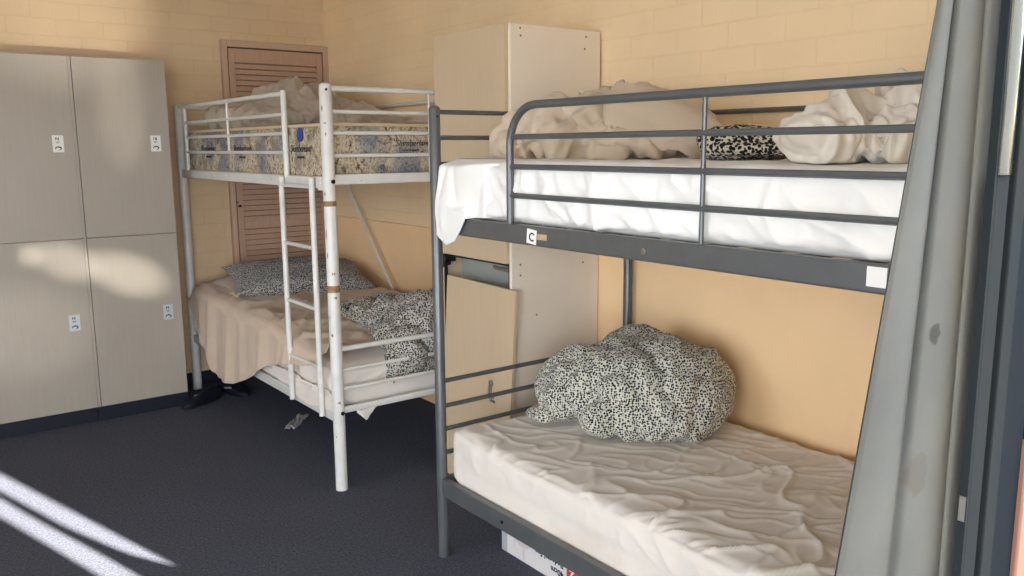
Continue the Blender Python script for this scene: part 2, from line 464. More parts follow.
# front wall: wide opening the photograph is taken through, an added sun slit beside it, an added porch limiting the light
wf = MB()
wf.box(XL-.2, -1.9, YF-.05, YF+.02, 0, ZC)
wf.box(-1.9, 1.175, YF-.05, YF+.02, 2.16, ZC)
WX0, WX1, WZ0, WZ1 = 1.255, 1.487, 1.43, 2.36
wf.box(1.175, WX0, YF-.02, YF+.02, 0, ZC); wf.box(WX1, XR+.18, YF-.05, YF+.02, 0, ZC)
wf.box(WX0, WX1, YF-.05, YF+.02, 0, WZ0); wf.box(WX0, WX1, YF-.05, YF+.02, WZ1, ZC)
struct(wf.build('wall_front', 'plaster'))
struct(MB().box(-12, 9, -12, YF-.05, -.16, -.03).box(-12, XL-.2, YF-.05, 12, -.16, -.03).build('patio', 'patio'))
pw_ = MB().box(.30, 1.66, -1.3, -1.18, -.03, 3.1).box(-2.6, -2.2, -1.3, -1.18, -.03, 2.5).box(-2.2, .30, -1.3, -1.18, 2.15, 2.5)  # unseen wall added to keep direct sun off the curtain and frames
struct(pw_.build('porch_sun_block', 'plaster'))
struct(MB().box(-2.6, 1.22, -1.3, YF-.05, 2.5, 2.6).build('porch_sky_block', 'ceiling'))  # unseen slab added to cut sky light on the curtain
# smooth board on the lower half of the side wall
struct(MB().box(XR-.006, XR, YF+.02, YB, 0, 1.028).build('trim_1', 'dado'), 'smooth peach board on the lower side wall')
struct(MB().box(XR-.022, XR, YF+.02, 2.708, 1.028, 1.044).box(XR-.022, XR, 3.252, YB, 1.028, 1.044).build('trim_2', 'dado'))
struct(MB().box(-1.0, 1.84, YB-.012, YB, 0, .09).build('baseboard_back', 'plinth'))
# unseen window slit and cloth strip, shaped to cut the sun into streaks
win = MB()
for a in (WX0-.03, WX1): win.box(a, a+.03, YF+.018, YF+.04, WZ0-.03, WZ1+.03)
for a in (WZ0-.03, WZ1): win.box(WX0, WX1, YF+.018, YF+.04, a, a+.03)
wo = struct(win.build('sun_slit_window', 'frame'))
def strip(u, v):
    z = 1.40+(2.40-1.40)*v
    x0 = 1.331+.004*math.sin(9*z); x1 = pw([(1.40, 1.486), (1.58, 1.404), (1.8, 1.374), (2.16, 1.372), (2.4, 1.36)], z)
    return (x0+(x1-x0)*u, YF+.05+.008*math.sin(u*9), z)
MB().grid(strip, 16, 24).build('sun_cut_strip', 'curtain', wo, solid=.002)

# louvred door in the back wall
dr = MB().box(1.893, 2.520, YB-.030, YB-.002, .012, 2.117)
door = None
DX0, DX1 = 1.893, 2.520
dm = MB()
dm.box(DX0, 1.932, YB-.03, YB-.003, .01, 2.116); dm.box(2.480, DX1, YB-.03, YB-.003, .01, 2.116)
for z0, z1 in ((.01, .12), (.985, 1.035), (2.03, 2.116)): dm.box(1.932, 2.480, YB-.03, YB-.003, z0, z1)
door = struct(dm.build('door_1', 'door', bevel=.002), 'tan louvred cupboard door in the back wall')
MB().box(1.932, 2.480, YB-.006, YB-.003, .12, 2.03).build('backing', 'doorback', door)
lv = MB()
for a, b in ((.12, .985), (1.035, 2.03)):
    k = int((b-a)/.034); st = (b-a)/k
    for i in range(k):
        z = a+i*st
        z1 = z+st-.007
        lv.add([(1.932, YB-.028, z), (2.48, YB-.028, z), (2.48, YB-.021, z1), (1.932, YB-.021, z1),
                (1.932, YB-.018, z), (2.48, YB-.018, z), (2.48, YB-.012, z1), (1.932, YB-.012, z1)],
               [(0, 1, 2, 3), (4, 7, 6, 5), (0, 4, 5, 1), (2, 6, 7, 3), (0, 3, 7, 4), (1, 5, 6, 2)])
lv.build('louvre_slats', 'door', door)
kn = MB().ring((1.908, YB-.038, 1.135), (0, 1, 0), .008, .018).ring((1.896, YB-.034, 1.16), (0, 1, 0), .005, .012)
kn.build('latch_and_glint', 'black', door)
fr = MB().box(1.852, 1.886, YB-.04, YB, 0, 2.163).box(2.527, XR, YB-.04, YB, 0, 2.163).box(1.886, 2.527, YB-.04, YB, 2.123, 2.163)
fr.build('door_frame', 'doortrim', door, bevel=.003)
MB().box(1.886, 2.527, YB-.004, YB-.0015, 0, 2.123).build('door_shadow_gap', 'plinth', door)

# sliding door stiles at the right of the opening
K, YK = .9786, .411
d2 = MB().box(.967, .972, YK, YF, 0, 2.16).build('door_2', 'framelite')
struct(d2, 'dark sliding door frame beside the curtain')
def gs(u, v):
    return (.972+(1.026*K-.972)*u, YK+.002-.004*math.sin(u*math.pi), 1.466+(2.16-1.466)*v)
MB().grid(gs, 10, 2).build('mesh_glazing', 'glass', d2, solid=.003)
MB().box(.972, 1.026*K, YK, YF, 0, 1.466).build('dark_reflection_panel', 'framelite', d2, bevel=.002)  # dark panel put in place of glass for the dark reflection below
MB().box(1.026*K, 1.042*K, YK+.008, YF, 0, 2.16).build('track_groove', 'black', d2)
MB().box(1.042*K, 1.072*K, YK, YF, 0, 2.16).build('stile', 'framelite', d2, bevel=.002)
MB().box(1.072*K, 1.139*K, YK+.003, YF, 0, 2.16).build('fixed_frame', 'frame', d2, bevel=.002)
MB().box(1.139*K, 1.175, YK-.004, YF, 0, 1.135).build('timber_jamb', 'timber', d2, bevel=.003)
MB().box(1.139*K, 1.175, YK, YF, 1.135, 2.16).build('upper_jamb', 'frame', d2, bevel=.003)
MB().box(.9655, .967, YK+.001, YF-.001, 1.07, 1.10).build('latch_and_glint', 'chrome', d2)  # bright metal chip standing in for a spot of reflected light

# ------------------------------------------------------------------ lockers on the back wall
LW, LY = .4895, 5.0132
def marks(mb, cx, cz, y, txt, mi):
    m = Matrix.Translation((cx-.003, y-.0006, cz+.018)) @ Matrix.Rotation(R(90), 4, 'X')
    mb.text(txt, .023, m, mi, align='CENTER')
    mb.box(cx-.011, cx+.008, y-.001, y, cz+.008, cz+.0105, mi); mb.box(cx-.009, cx+.006, y-.001, y, cz+.003, cz+.0045, mi)
    n_ = 20; o_ = []; i_ = []      # a flattened eye-like loop, heavy at the top right
    for k in range(n_+1):
        a_ = R(205)-R(300)*k/n_; w_ = .0012+.0055*math.sin(math.pi*k/n_)
        o_.append((cx+.016*math.cos(a_), y-.001, cz-.024+.0105*math.sin(a_)))
        i_.append((cx+.001+(.016-w_*1.2)*math.cos(a_), y-.001, cz-.024+(.0105-w_)*math.sin(a_)))
    mb.add(o_+i_, [(k, k+1, n_+2+k, n_+1+k) for k in range(n_)], mi)
def make_locker(x1, label, texts, grp):
    x0 = x1-LW; root = thing('locker', label, 'locker', ((x0+x1)/2, LY, 0), grp)
    b = MB()
    b.box(x0+.001, x0+.017, LY+.02, YB-.004, .08, 1.98).box(x1-.017, x1-.001, LY+.02, YB-.004, .08, 1.98)
    b.box(x0+.017, x1-.017, LY+.02, YB-.004, 1.962, 1.98).box(x0+.017, x1-.017, LY+.02, YB-.004, .08, .098).box(x0+.017, x1-.017, LY+.02, YB-.004, 1.016, 1.034)
    b.box(x0+.017, x1-.017, YB-.012, YB-.004, .098, 1.962)
    b.build('carcass', 'lam', root, bevel=.0015)
    MB().box(x0+.0005, x0+.0165, LY+.001, LY+.02, .08, 1.98).build('edge_strip', 'lam', root, bevel=.001)
    MB().box(x0+.001, x1-.001, LY+.004, YB-.01, 0, .08).build('plinth', 'plinth', root)
    for k, (z0, z1) in enumerate(((1.0275, 1.981), (.081, 1.0235))):
        d = MB().box(x0+.0195, x1, LY, LY+.018, z0, z1).build('door', 'lam', root, bevel=.0015)
        sx, sz = (x1-.076, 1.530) if k == 0 else (x1-.077, .571)
        s = MB()
        w, h = (.027, .044)
        mats = ['paper', 'print'] if k == 0 else ['paperblue', 'print']
        s.box(sx-w, sx+w, LY-.0008, LY, sz-h, sz+h)
        marks(s, sx, sz, LY-.0008, texts[k], 1)
        s.build('number_sticker', mats, d)
    return root
G = 'lockers along the back wall'
make_locker(1.4048, 'pale laminate two-door locker standing next to the white bunk bed, right one of the pair', ('18', 'H'), G)
make_locker(1.4048-LW, 'pale laminate two-door locker cut off by the left picture edge, left one of the pair', ('N', 'H'), G)

# ------------------------------------------------------------------ tall locker between the two beds
TX, TY0, TY1, TH = 2.0715, 2.7141, 3.2457, 1.9748
XB = XR-.012
w = thing('wardrobe', 'tall cream laminate wardrobe locker between the two bunk beds with its lower door missing', 'wardrobe', ((TX+XB)/2, (TY0+TY1)/2, 0))
sp = MB().box(TX, XB, TY0, TY0+.018, 0, TH)
sp.build('side_panel', 'lamw', w, bevel=.001)
for x_, z_ in ((2.12, 1.959), (2.469, 1.949), (2.122, 1.93), (2.462, 1.90), (2.115, 1.02), (2.115, .975), (2.46, 1.0), (2.20, .80)):
    MB().ring((x_, TY0-.0008, z_), (0, 1, 0), .0045, .002, 10).build('screw', 'edge', w)
MB().box(TX, XB, TY1-.018, TY1, 0, TH).build('side_panel', 'lam2', w, bevel=.001)
MB().box(TX, XB, TY0+.018, TY1-.018, TH-.018, TH).build('top_panel', 'lamw', w)
MB().box(TX+.02, XB, TY0+.018, TY1-.018, 1.035, 1.053).build('shelf', 'lam2', w)
MB().box(TX+.01, XB, TY0+.018, TY1-.018, .06, .078).build('bottom_panel', 'dark', w)
MB().box(TX+.03, TX+.045, TY0+.018, TY1-.018, 0, .06).build('plinth', 'plinth', w)
MB().box(XB-.008, XB, TY0+.018, TY1-.018, .078, TH-.018).build('back_panel', 'inner', w)
MB().box(TX+.10, TX+.108, TY0+.018, TY1-.018, .078, 1.035).build('inner_panel', 'inner', w)
MB().box(TX-.018, TX-.001, TY0+.014, TY1-.001, 1.026, TH+.001).build('door', 'lam2', w, bevel=.0015)
hr = MB().tube([(2.095, 2.735, .990), (2.095, 2.87, .996)], .008, 10).box(2.10, 2.125, 2.733, 2.742, .985, 1.035)
hr.build('hanging_rail', 'chrome', w)
MB().box(TX+.002, TX+.012, TY1-.034, TY1-.0185, .08, 1.026).box(TX+.002, TX+.012, TY0+.0185, TY0+.026, .08, 1.026).box(TX+.002, TX+.012, TY0+.02, TY1-.02, 1.014, 1.026).build('rebate_and_shade', 'black', w)  # black frame edges, with the shade under the door drawn as a strip
hg = MB().box(TX-.004, TX+.05, TY1-.045, TY1-.018, .985, 1.012).box(TX-.028, TX+.004, TY1-.075, TY1-.02, .975, .993).ring((TX-.02, TY1-.06, 1.0), (0, 0, 1), .008, .04)
hg.box(TX-.012, TX-.001, TY1-.03, TY1-.004, .96, 1.02)
hg.build('hinge', 'black', w, bevel=.002)
# the missing door leaning on its front
def lean(P):
    P = Vector(P); P.rotate(Euler((R(1.2), R(2.6), 0))); return P+V(2.008, 2.935, .004)
ld = MB(); ld.box(0, .017, -.252, .252, .006, .925)
ld.v = [tuple(lean(p)) for p in ld.v]
ldo = thing('cabinet_door', 'loose pale timber laminate door leaning against the wardrobe front', 'door', (2.008, 2.953, 0))
ld.build('panel', 'lam2', ldo, bevel=.0015)
hp = MB(); hp.box(-.006, 0, -.135, -.095, .445, .462).box(-.012, 0, -.12, -.108, .455, .505).ring((-.004, -.115, .51), (1, 0, 0), .013, .008).box(-.005, 0, -.145, -.112, .43, .44)
hp.v = [tuple(lean(p)) for p in hp.v]
hp.build('hinge', 'chrome', ldo)

# ------------------------------------------------------------------ grey bunk bed
GX, GW, GY, GE = 1.5752, 2.5172, 2.4941, .53
g = thing('bunk_bed', 'charcoal grey metal bunk bed in the foreground beside the grey curtain', 'bunk bed', ((GX+GW)/2, (GY+GE)/2, 0))
def post(x, y, h, r, mat, root, bolts=()):
    p = MB().tube([(x, y, 0), (x, y, h)], r, 18, dome=True).build('post', mat, root)
    return p
for x in (GX, GW):
    for y in (GY, GE):
        p = post(x, y, 1.628, .0195, 'grey', g)
        if x == GX and y == GY:
            MB().ring((x-.001, y-.0195, 1.602), (0, 1, 0), .004, .004, 10).build('bolt', 'black', p)
for x, sx in ((GX, 1), (GW, -1)):
    for z0, z1, ls in ((1.2106, 1.2666, 1), (.2448, .307, 0)):
        a, b = sorted((x-.014*sx, x+.014*sx))
        rl = MB().box(a, b, GE+.018, GY-.018, z0, z1)
        a2, b2 = sorted((x-.010*sx, x+.045*sx)); rl.box(a2, b2, GE+.018, GY-.018, z0-.003, z0+.002)
        rl = rl.build('side_rail', 'grey', g, bevel=.004)
        if sx == 1 and ls:
            tg = MB()
            mt = Matrix.Translation((x-.0148, 1.947, 1.2355)) @ Euler((R(6), 0, 0)).to_matrix().to_4x4() 
            c8 = [mt @ V(dx, dy, dz) for dx in (-.0008, 0) for dy in (-.0225, .0225) for dz in (-.0215, .0215)]
            tg.add(c8, [(0, 1, 3, 2), (4, 6, 7, 5), (0, 4, 5, 1), (2, 3, 7, 6), (0, 2, 6, 4), (1, 5, 7, 3)])
            fm = mt @ Matrix.Translation((-.0011, 0, -.013)) @ Matrix.Rotation(R(-90), 4, 'Z') @ Matrix.Rotation(R(90), 4, 'X')
            tg.text('C', .036, fm, 1, align='CENTER')
            tag(tg.build('letter_tag', ['paper', 'print'], rl), 'white tag with a black letter C')
            MB().box(x-.0152, x-.014, 1.878, 1.922, 1.229, 1.2455).build('tape_scrap', 'tape', rl)
            MB().box(x-.0148, x-.014, .846, .888, 1.222, 1.262).build('blank_sticker', 'paper', rl)
            MB().ring((x-.016, 1.489, 1.235), (1, 0, 0), .009, .006, 14).ring((x-.019, 1.489, 1.235), (1, 0, 0), .004, .004, 10).build('bolt', 'chrome', rl)
        elif sx == 1:
            MB().ring((x-.015, 2.109, .276), (1, 0, 0), .006, .004, 12).build('bolt', 'black', rl)
for y in (GY, GE):
    for z in (1.6175, 1.5309, 1.441, .668, .5746, .4878, .398):
        MB().tube([(GX+.018, y, z), (GW-.018, y, z)], .0085, 10).build('end_bar', 'grey', g)
    for z0, z1 in ((1.2106, 1.2666), (.2448, .307)):
        MB().box(GX+.018, GW-.018, y-.012, y+.012, z0, z1).build('end_beam', 'grey', g, bevel=.003)
for zz in (1.222, .262):
    sl = MB()
    for i in range(13): sl.box(GX+.014, GW-.014, GE+.08+i*.145, GE+.14+i*.145, zz-.004, zz+.004)
    sl.build('slat_base', 'grey', g)
# guard rail: bent hoop with three bars and an upright
hoop = [(GX, 2.07, 1.26), (GX, 2.07, 1.50)]
for k in range(1, 9):
    a = k/8*math.pi/2; hoop.append((GX, 2.07-.12*(1-math.cos(a)), 1.50+.12*math.sin(a)))
hoop += [(GX, 1.5, 1.62), (GX, 1.0, 1.62), (GX, GE+.018, 1.62)]
gd = MB().tube(hoop, .0118, 14).build('guard_rail', 'grey', g)
for z in (1.528, 1.439, 1.352): MB().tube([(GX, 2.065, z), (GX, GE+.018, z)], .0085, 10).build('guard_bar', 'grey', gd)
MB().tube([(GX, 1.32, 1.262), (GX, 1.32, 1.612)], .006, 10).build('upright', 'grey', gd)
gw = MB().tube([(GW, GY-.018, 1.6185), (GW, GE+.018, 1.6185)], .0095, 10).build('wall_guard_rail', 'grey', g)

# mattresses of the grey bed
def md(side_amp, top_fn, x_out):
    def f(p, n):
        d = 0
        if n.z > .35: d += top_fn(p)*sm(.35, .9, n.z)
        if n.z < .75 and n.z > -.5:
            s_ = p.y if abs(n.x) > abs(n.y) else p.x
            k = 1-sm(.5, .75, n.z)
            d += side_amp*k*(ridge(s_, p.z*1.3, 8, .9, 3, 1.0, 4, 4)-.3+.8*nz(s_*5, p.z*4, 2)+.5*ridge(s_, p.z*2, 15, 1.25, 3, .8, 9, 4))
        return n*d
    return f
def low_top(p):
    d = .010*ridge(p.x, p.y, 4.2, -.75, 2.6, 1.1, 1, 22)*(.4+.6*sm(-.3, .3, nz(p.x*2, p.y*2, 8)))
    d += .012*ridge(p.x, p.y, 5.5, .15, 2.4, 1.0, 5, 26)*sm(1.95, 1.5, p.y)
    d += .007*ridge(p.x, p.y, 7, -.35, 3.0, 1.2, 11, 20)
    d += .005*ridge(p.x, p.y, 14, -1.0, 3.2, .8, 3, 7)+.006*ridge(p.x, p.y, 9, .9, 2.6, 1.0, 21, 12)*sm(-.1, .3, nz(p.x*3, p.y*3, 5))
    d += .008*nz(p.x*3, p.y*3, 4)
    return d-.006
ml = rounded_box(1.595, 2.497, .56, 2.465, .288, .486, .045, .0075, md(.006, low_top, 0))
for i, p in enumerate(ml.v):
    x, y, z = p   # far outer corner sits a little higher, the sheet is pulled in under the edge
    if z > .40: z += .022*sm(2.25, 2.45, y)*sm(2.1, 1.65, x)
    if z < .40 and x < 1.7 : x = x+(1.597-x)*sm(.40, .36, z)*(1 if y < 2.42 else .6)
    ml.v[i] = (x, y, z)
tag(ml.build('mattress', 'sheetlow', base=(2.06, 1.5, .288), sharp=180), 'lower mattress of the grey bunk in a wrinkled white fitted sheet', 'mattress')
def up_top(p): return .006*ridge(p.x, p.y, 6, .4, 2.5, 1, 2, 5)+.004*nz(p.x*4, p.y*4)
mu = rounded_box(1.592, 2.495, .56, 2.465, 1.262, 1.452, .045, .010, md(.020, up_top, 0))
mt_ = thing('mattress', 'upper mattress of the grey bunk covered by a loose white sheet', 'mattress', (2.05, 1.5, 1.262))
mu.build('fitted_sheet', 'sheet', mt_, sharp=180)
def corner(u, v):
    # the corner of the sheet that hangs outside the frame; u from the far end towards the middle, v from the top edge down
    y = 2.478-.33*u
    bot = pw([(0, 1.225), (.1, 1.196), (.25, 1.172), (.4, 1.188), (.5, 1.225), (.6, 1.268), (1, 1.278)], u)
    z = 1.462+(bot-1.462)*v
    bul = .016*math.sin(v*2.6)+.02*v*sm(.45, .05, u)
    x = 1.588-.012*sm(0, .1, v)-bul*(.3+.7*sm(.9, .2, u))-.004*sm(.2, 0, u)
    x += .012*(ridge(y*1.0, z, 9, 1.2, 3, .8, 3, 4)-.3)*sm(.0, .15, v)+.01*nz(y*9, z*9, 3)*v
    x += .055*(1-sm(0, .10, v))            # turns in over the mattress edge
    if z < 1.30 and u < .62: x = min(x, 1.548)
    x += .05*sm(.07, 0, u); x += .045*sm(.78, 1, u)*(1-.0*v)
    y += .02*nz(z*14, 1, 5)*sm(.12, 0, u)
    return (x, y, z)
cs = MB().grid(corner, 40, 40).build('hanging_corner', 'sheet', mt_, sharp=180, solid=.004)
def cor2(u, v):
    a = u*math.pi; return (1.605+.012*math.sin(v*3), 2.50-.085*u, 1.26-.075*v*math.sin(a)**.6+.004*nz(u*6, v*6))
MB().grid(cor2, 14, 8).build('hanging_tip', 'sheet', mt_, sharp=180, solid=.004)

# heap of spotted duvet on the lower grey bunk
AX = math.atan2(-.72, .69)
dv = lump('duvet', [(.08, .02, .13, .285, .22, .20), (-.175, -.01, .155, .165, .16, .125, (0, -.45, 0)), (.25, .02, .115, .125, .18, .14, (0, .45, 0)),
                    (.07, .09, .235, .17, .13, .10, (0, .1, 0)), (-.105, -.17, .065, .07, .065, .06), (.11, -.12, .075, .21, .105, .085), (.14, .03, .20, .15, .15, .11, (0, .55, 0)),
                    (-.29, .0, .03, .08, .09, .025), (.03, -.06, .19, .2, .14, .11, (.3, 0, 0))], 'dots', (2.145, 2.125, .49), AX, .013, crumple(3.2, .02, .018, 2.3))
tag(dv, 'crumpled cream duvet with black dashes heaped on the lower grey bunk', 'duvet')

# bedding on the upper grey bunk
AX2 = math.atan2(-.72, .69)
dv2 = lump('duvet', [(-.10, 0, .07, .17, .18, .085), (.04, .03, .09, .20, .2, .115), (-.235, -.03, .05, .085, .12, .07), (.10, -.06, .045, .2, .16, .05), (.13, .0, .045, .2, .2, .05)],
           'cream', (2.03, 2.20, 1.456), AX2, .012, crumple(4.8, .018, .036, 4.1))
tag(dv2, 'rumpled cream duvet at the far end of the upper grey bunk', 'duvet')
pl = pillow('pillow', 'cream', (2.11, 1.97, 1.570), .205, .17, .085, (R(-10), R(17), AX2+.1), seed=3, amp=.04)
tag(pl, 'plump cream pillow tilted against the bundle on the upper grey bunk', 'pillow')
pt = lump('blanket', [(-.01, 0, .10, .11, .07, .12, (0, -.2, 0)), (0, 0, .19, .055, .04, .08, (0, .2, 0)), (.01, 0, .245, .022, .022, .05, (0, .2, 0)), (.05, 0, .08, .08, .06, .1)], 'creamgrey', (2.42, 2.475, 1.456), AX2, .014, crumple(5, .02, .014, 1.1))
tag(pt, 'peak of a taupe blanket standing against the wall beside the wardrobe', 'blanket')
lp = lump('throw', [(0, 0, .035, .15, .12, .035), (-.03, .01, .062, .13, .11, .03), (.03, .02, .075, .12, .09, .02)], 'leopard', (2.06, 1.54, 1.456), AX2, .010, crumple(6, .01, .010, 6.0))
tag(lp, 'folded black and cream spotted throw between pillow and white sheet', 'blanket')
sh = lump('sheet', [(-.10, -.03, .05, .09, .10, .06), (-.02, .02, .06, .13, .13, .075, (0, -.2, 0)), (.10, .05, .09, .15, .13, .075, (0, -.35, 0)), (.22, .08, .12, .12, .12, .09, (0, -.5, 0)), (.12, -.05, .03, .20, .13, .04), (.28, 0, .06, .15, .15, .08)],
          'bright', (2.0, 1.15, 1.456), AX2, .010, crumple(6.5, .022, .036, 9.2))
tag(sh, 'crumpled white sheet bunched next to the curtain on the upper grey bunk', 'sheet')

# fan carton under the grey bed, standing upside down
fx = 1.775
fb = thing('carton', 'white pedestal fan carton upside down on the carpet under the grey bunk', 'box', (fx+.15, 2.1, 0))
MB().box(fx, fx+.30, 1.80, 2.402, 0, .205).build('carton_body', 'card', fb, bevel=.003)
MB().box(fx-.0008, fx, 2.366, 2.3995, .003, .202).box(fx-.0012, fx, 2.380, 2.386, .003, .202).build('corner_band', 'cardgrey', fb)
ph = MB()
ph.box(fx-.001, fx, 2.318, 2.322, .04, .085)
ph.ring((fx-.0006, 2.27, .11), (1, 0, 0), .055, .001, 28).box(fx-.001, fx, 2.262, 2.272, .012, .06)
ph.build('product_picture', 'cardpink', fb)
tx = MB()
mT = lambda y, z: Matrix.Translation((fx-.0012, y, z)) @ Matrix.Rotation(R(180), 4, 'X') @ Matrix.Rotation(R(-90), 4, 'Z') @ Matrix.Rotation(R(90), 4, 'X')
tx.text('Pedestal Fan', .031, mT(2.045, .086), 0); tx.text('40cm', .031, mT(2.045, .053), 0)
tx.build('lettering', 'print', fb)
rp = MB().box(fx-.001, fx, 1.80, 2.028, .02, .10); rp.text('2', .06, mT(1.985, .080), 1); rp.build('red_panel', ['red', 'paper'], fb)

# ------------------------------------------------------------------ white bunk bed
WX, WW, WYN, WYF, WH = 1.5552, 2.5002, 3.2964, 5.3297, 1.7571
b = thing('bunk_bed', 'white metal bunk bed with ladder standing in the far corner', 'bunk bed', ((WX+WW)/2, (WYN+WYF)/2, 0))
for x in (WX, WW):
    for y in (WYN, WYF):
        p = MB().tube([(x, y, 0), (x, y, WH-.008)], .0265, 20, dome=True).build('post', 'white', b)
        if x == WX and y == WYN:
            MB().ring((x-.008, y-.0255, 1.735), (-.3, -.95, 0), .0055, .006, 12).build('bolt', 'black', p)
            for z in (1.36, .355): MB().ring((x+.006, y-.0262, z), (.2, -.97, 0), .009, .008, 14).build('bolt', 'black', p)
            for z, hh in ((1.268, .022), (.905, .03)): MB().ring((x, y, z), (0, 0, 1), .0270, hh, 24).build('tape_band', 'rust', p)
            for z, a, hh, wd in ((.972, -1.9, .014, .5), (.868, -1.75, .014, .5), (.705, -2.6, .016, .5), (.405, -1.9, .012, .6), (1.66, -2.7, .03, .35), (1.60, -2.3, .01, .3), (1.555, -2.2, .02, .22), (1.14, -2.9, .05, .2), (1.05, -2.8, .03, .25), (1.31, -2.8, .02, .25), (.78, -2.9, .03, .2)):
                k = 6
                MB().grid(lambda u, v: (x+.0268*math.cos(a+(u-.5)*wd), y+.0268*math.sin(a+(u-.5)*wd), z+(v-.5)*hh*(.6+.4*math.sin(7*u+z*40))), k, 1).build('paint_chip', 'rust', p)
for x, sx in ((WX, 1), (WW, -1)):
    for z0, z1 in ((1.328, 1.377), (.305, .355)):
        a, c = sorted((x-.011*sx, x+.013*sx))
        rl = MB().box(a, c, WYN+.022, WYF-.022, z0, z1).build('side_rail', 'white', b, bevel=.005)
        if sx == 1 and z0 > 1:
            MB().box(WX-.0125, WX-.010, WYN+.03, WYN+.085, 1.322, 1.379).ring((WX-.014, WYN+.06, 1.352), (1, 0, 0), .006, .006, 10).build('bracket', 'white', rl)
for y in (WYN, WYF):
    for z, r in ((1.742, .0118), (1.648, .0085), (1.561, .0085), (1.466, .0085), (.636, .0118), (.543, .0085), (.457, .0085)):
        MB().tube([(WX+.02, y, z), (WW-.02, y, z)], r, 12).build('end_bar', 'white', b)
    for z0, z1 in ((1.345, 1.388), (.348, .376)):
        MB().box(WX+.02, WW-.02, y-.012, y+.012, z0, z1).build('end_beam', 'white', b, bevel=.006)
    MB().tube([(2.052, y, 1.39), (2.052, y, 1.738)], .0045, 8).build('end_upright', 'white', b)
for zz in (1.35, .33):
    sl = MB()
    for i in range(14): sl.box(WX+.012, WW-.012, WYN+.06+i*.138, WYN+.11+i*.138, zz-.004, zz+.004)
    sl.build('slat_base', 'white', b)
gd = MB().tube([(WX, WYF-.02, 1.742), (WX, 3.737, 1.742)], .0118, 12).build('guard_rail', 'white', b)
for z in (1.65, 1.565, 1.4795): MB().tube([(WX, 5.20, z), (WX, 3.737, z)], .0085, 10).build('guard_bar', 'white', gd)
MB().tube([(WX, 3.735, 1.36), (WX, 3.735, 1.752)], .0135, 14, dome=True).build('guard_post', 'white', gd)
MB().tube([(WX, 5.205, 1.36), (WX, 5.205, 1.742)], .0125, 12).build('guard_post', 'white', gd)
MB().tube([(WX, 4.482, 1.4795), (WX, 4.482, 1.738)], .007, 8).build('upright', 'white', gd)
gw = MB().tube([(WW, WYN+.02, 1.7405), (WW, WYF-.02, 1.7405)], .0105, 10)
gw.tube([(WW, WYN+.02, 1.64), (WW, WYF-.02, 1.64)], .0085, 10).tube([(WW, 4.57, 1.36), (WW, 4.57, 1.738)], .006, 8)
gw.build('wall_guard_rail', 'white', b)
ldr = MB().tube([(1.525, 3.733, .318), (1.525, 3.733, 1.368)], .0128, 14, dome=True).build('ladder', 'white', b)
MB().tube([(1.525, 3.405, .318), (1.525, 3.405, 1.368)], .0128, 14, dome=True).build('ladder_rail', 'white', ldr)
for z in (1.335, 1.0705, .8025, .538): MB().tube([(1.525, 3.733, z), (1.525, 3.405, z)], .0092, 10).build('rung', 'white', ldr)
tag(MB().tube([(2.515, 5.13, 1.335), (2.500, 4.38, .54)], .0075, 10).build('diagonal_brace', 'white', b), 'slim diagonal brace along the wall')

# floral mattress on top
fm = thing('mattress', 'bare upper mattress with brown and blue floral fabric on the white bunk', 'mattress', (2.03, 4.3, 1.36))
def fdisp(p, n): return n*(.004*nz(p.x*5, p.y*5, p.z*6))
rounded_box(1.572, 2.485, 3.332, 5.29, 1.36, 1.600, .02, .03, fdisp).build('mattress_body', 'floral', fm, sharp=180)
pp = MB()
for z in (1.597, 1.372):
    x0, x1, y0, y1 = 1.574, 2.483, 3.334, 5.288; c = .035; loop = []
    for cx, cy, a0 in ((x1-c, y1-c, 0), (x0+c, y1-c, 90), (x0+c, y0+c, 180), (x1-c, y0+c, 270)):
        for k in range(5): a = R(a0+k*22.5); loop.append((cx+c*math.cos(a), cy+c*math.sin(a), z+.004*nz(cx*3, cy*3+k*.1, 2)))
    pp.tube(loop+[loop[0]], .007, 8)
pp.build('piping', 'piping', fm)
ms_ = [Matrix.Translation((1.5672, yc, 1.482)) @ Matrix.Rotation(R(-90), 4, 'Z') @ Matrix.Rotation(R(90), 4, 'X') for yc in (3.60, 4.33, 4.86)]
ms_.append(Matrix.Translation((1.985, 3.3265, 1.506)) @ Matrix.Rotation(R(90), 4, 'X'))
for m, k in zip(ms_, (.045, .052, .052, .036)):
    lt = MB(); lt.text('Slumberland', k, m, 0, .25, align='CENTER', bold=.002)
    lt.text('orthopaedic', k*.38, m @ Matrix.Translation((0, -k*.62, 0)), 0, 0, align='CENTER')
    lt.build('lettering', 'print', fm)
em = MB().ring((1.5675, 3.60, 1.557), (1, 0, 0), .032, .002, 18)
em.build('blue_emblem', 'blue', fm)

# duvet heap on the floral mattress
AX3 = math.atan2(-.30, .95)
du = lump('duvet', [(-.34, .22, .06, .15, .14, .085), (-.08, .18, .14, .16, .15, .12, (0, -.1, 0)), (-.06, .2, .215, .10, .11, .065), (.05, .2, .18, .1, .1, .07), (.12, .05, .09, .24, .22, .11, (0, .3, 0)), (.30, -.05, .05, .22, .22, .065, (0, .2, 0)), (-.12, .0, .06, .18, .16, .075), (.42, -.12, .025, .14, .18, .035), (-.10, -.02, .12, .08, .09, .07), (-.24, .05, .05, .1, .12, .07)],
          'creamgrey', (2.02, 4.62, 1.604), AX3, .013, crumple(4.2, .022, .034, 7.7))
tag(du, 'taupe duvet bundled on the floral mattress before the louvred door', 'duvet')

